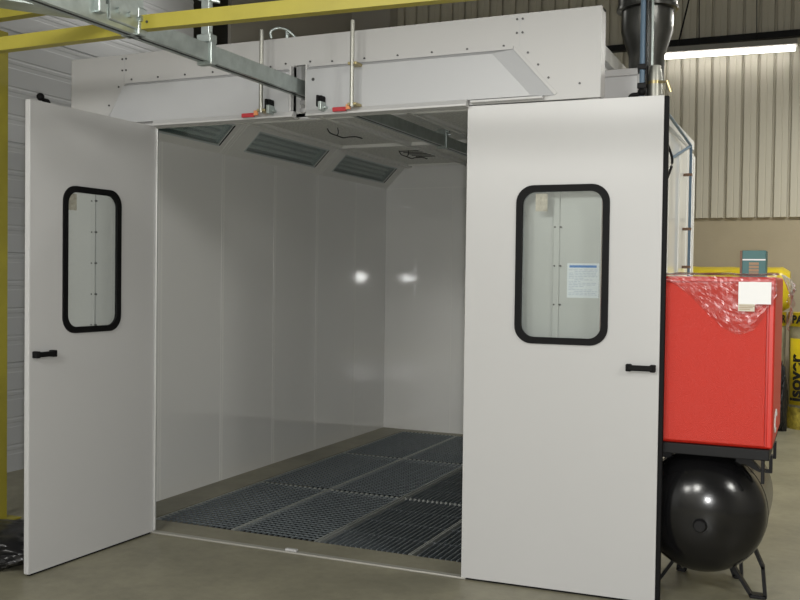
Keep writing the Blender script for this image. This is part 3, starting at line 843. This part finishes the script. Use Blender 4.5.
pl = thing('side_plenum', 'white sheet metal box on the side of the booth under the duct', 'duct box', (2.73, .8, 2.0))
bm = B(); rbox(bm, 2.606, 2.815, .5, 1.25, 2.0, 2.735, .004); obj('box_body', bm, 'panel', pl)
bm = B(); rbox(bm, 2.606, 2.83, .485, .515, 2.705, 2.742, .004); rbox(bm, 2.795, 2.825, .485, .515, 2.0, 2.742, .004); obj('flange', bm, 'header', pl)
du = thing('exhaust_duct', 'dark galvanised round exhaust duct rising from the booth side', 'duct', (2.77, .95, 2.735))
bm = B(); lathe(bm, [(0,0),(.098,0),(.102,.16),(.147,.30),(.147,.42),(.165,.42),(.168,.43),(.168,.60),(.165,.61),(.158,.61),(.158,.73),(.150,.74),(.150,3.7),(0,3.7)], (2.768,.93,2.74), 'z', 40)
obj('duct_body', bm, 'galv_dark', du, True)
bm = B()
for z in (.43, .60): lathe(bm, [(.160,z-.012),(.174,z-.008),(.174,z+.008),(.160,z+.012)], (2.768,.93,2.74), 'z', 40)
obj('clamp_ring', bm, 'galv_dark', du, True)
fl = thing('branch_duct', 'narrow galvanised pipe with brass clamp beside the blue pipe', 'duct', (2.885, .55, 1.9))
bm = B(); lathe(bm, [(0,0),(.040,0),(.040,.74),(.030,.80),(0,.80)], (2.884,.52,1.95), 'z', 24); obj('pipe_body', bm, 'steel', fl, True)
bm = B(); lathe(bm, [(.036,-.01),(.041,-.008),(.041,.008),(.036,.01)], (2.884,.52,2.66), 'z', 24); cyl(bm, (2.91,.49,2.66),(2.965,.47,2.65),.007,8); cyl(bm, (2.955,.465,2.66),(2.975,.48,2.60),.009,8); obj('clamp', bm, 'brass', fl, True)
bm = B(); tube(bm, smooth_path([(2.868,.52,2.73),(2.866,.52,3.1),(2.862,.52,3.6),(2.86,.52,4.2)]), .007, 8); obj('tie_rod', bm, 'galv', fl, True)
bp = thing('air_pipe', 'blue vertical compressed air pipe above the top corner of right door leaf', 'pipe', (2.829, .46, 1.8))
bm = B(); tube(bm, [(2.829,.45,1.85),(2.829,.45,6.4)], .0145, 14); obj('pipe', bm, 'blue_pipe', bp, True)
bm = B()
for z in (2.62, 2.72): rbox(bm, 2.806, 2.852, .43, .475, z, z+.03, .004)
rbox(bm, 2.846, 2.852, .44, .50, 1.85, 6.4, .002)
obj('pipe_clip', bm, 'black_steel', bp)
dp = thing('air_line', 'thin blue compressed air line bent down the booth side wall', 'pipe', (2.65, 3.2, 2.0))
bm = B(); tube(bm, [(2.645,1.9,2.872),(2.655,2.52,2.838),(2.66,3.84,2.772),(2.66,3.865,2.74),(2.66,3.865,.9)], .012, 12); obj('pipe', bm, 'blue_pipe', dp, True)
bm = B(); tube(bm, [(2.612,3.10,2.575),(2.66,3.86,2.77)], .012, 8); obj('support_arm', bm, 'blue_pipe', dp, True)
for z in (2.52, 2.05, 1.72):
    bm = B(); rbox(bm, 2.600, 2.676, 3.850, 3.880, z-.012, z+.012, .004); obj('pipe_clip', bm, 'brown', dp)
bm = B(); tube(bm, smooth_path([(2.612,2.62,2.80),(2.63,2.64,2.72),(2.625,2.70,2.66),(2.66,2.78,2.52),(2.635,2.72,2.38),(2.610,2.66,2.30)]), .010, 8)
rbox(bm, 2.603, 2.64, 2.60, 2.66, 2.66, 2.70, .004); rbox(bm, 2.603, 2.64, 2.63, 2.70, 2.22, 2.32, .004)
o = obj('hanging_cable', bm, 'black_steel', None, True); tag(o, 'short black cable looping on the booth side wall by the right door leaf', 'cable')

# ------------------------------------------------------------------ camera
f_px, cx, cy, cz, yaw, pitch, roll = 956.5, 3.7374, -4.7545, 1.5985, -.4168, -.0237, .0128
cam = bpy.data.cameras.new('camera'); co = bpy.data.objects.new('camera', cam); COL.objects.link(co)
fw = Vector((math.sin(yaw)*math.cos(pitch), math.cos(yaw)*math.cos(pitch), math.sin(pitch)))
rt = Vector((math.cos(yaw), -math.sin(yaw), 0)); up = rt.cross(fw)
r2 = rt*math.cos(roll)+up*math.sin(roll); u2 = -rt*math.sin(roll)+up*math.cos(roll)
mw = Matrix((r2, u2, -fw)).transposed().to_4x4(); mw.translation = (cx, cy, cz); co.matrix_world = mw
cam.sensor_fit = 'HORIZONTAL'; cam.sensor_width = 36; cam.lens = f_px/800*36; cam.clip_start = .05; cam.clip_end = 100
S.camera = co

# ------------------------------------------------------------------ light: camera flash and unseen lamps added to brighten hall and booth
def light(name, kind, loc, power, col=(1,1,1), **kw):
    l = bpy.data.lights.new(name, kind); l.energy = power; l.color = col
    for k, v in kw.items(): setattr(l, k, v)
    o = bpy.data.objects.new(name, l); COL.objects.link(o); o.location = loc; return o
light('camera_flash', 'POINT', tuple(Vector((cx, cy, cz-.015)) + rt*.03), 172, (1,1,.99), shadow_soft_size=.035)
for x, y, z, p in ((4.4, 4.9, 4.0, 56), (7.2, 5.0, 4.2, 26), (5.2, 1.2, 4.6, 25)):
    light('hall_fill', 'AREA', (x, y, z), p, (1,.985,.92), shape='RECTANGLE', size=1.5, size_y=.12)  # unseen lamps added to brighten the rear wall and right side of the hall
for x, y, z, p in ((2.1, -6.4, 3.9, 240), (.2, -6.8, 3.9, 185), (7.2, -3.4, 4.1, 185), (-1.6, 2.2, 4.4, 16)):
    light('hall_fill', 'SPOT', (x, y, z), p, (1,.985,.93), shadow_soft_size=.45, spot_size=math.radians(172), spot_blend=.15)   # added unseen lamps shining down, brightening the booth, door leaves and left wall
w = bpy.data.worlds.new('world'); S.world = w; w.use_nodes = True
w.node_tree.nodes['Background'].inputs[0].default_value = (.5,.5,.48,1); w.node_tree.nodes['Background'].inputs[1].default_value = .02
S.view_settings.view_transform = 'Standard'; S.view_settings.look = 'None'
S.view_settings.exposure = .76; S.view_settings.gamma = 1; S.view_settings.use_curve_mapping = False
S.cycles.use_denoising = True
S.cycles.max_bounces = 10; S.cycles.transparent_max_bounces = 16
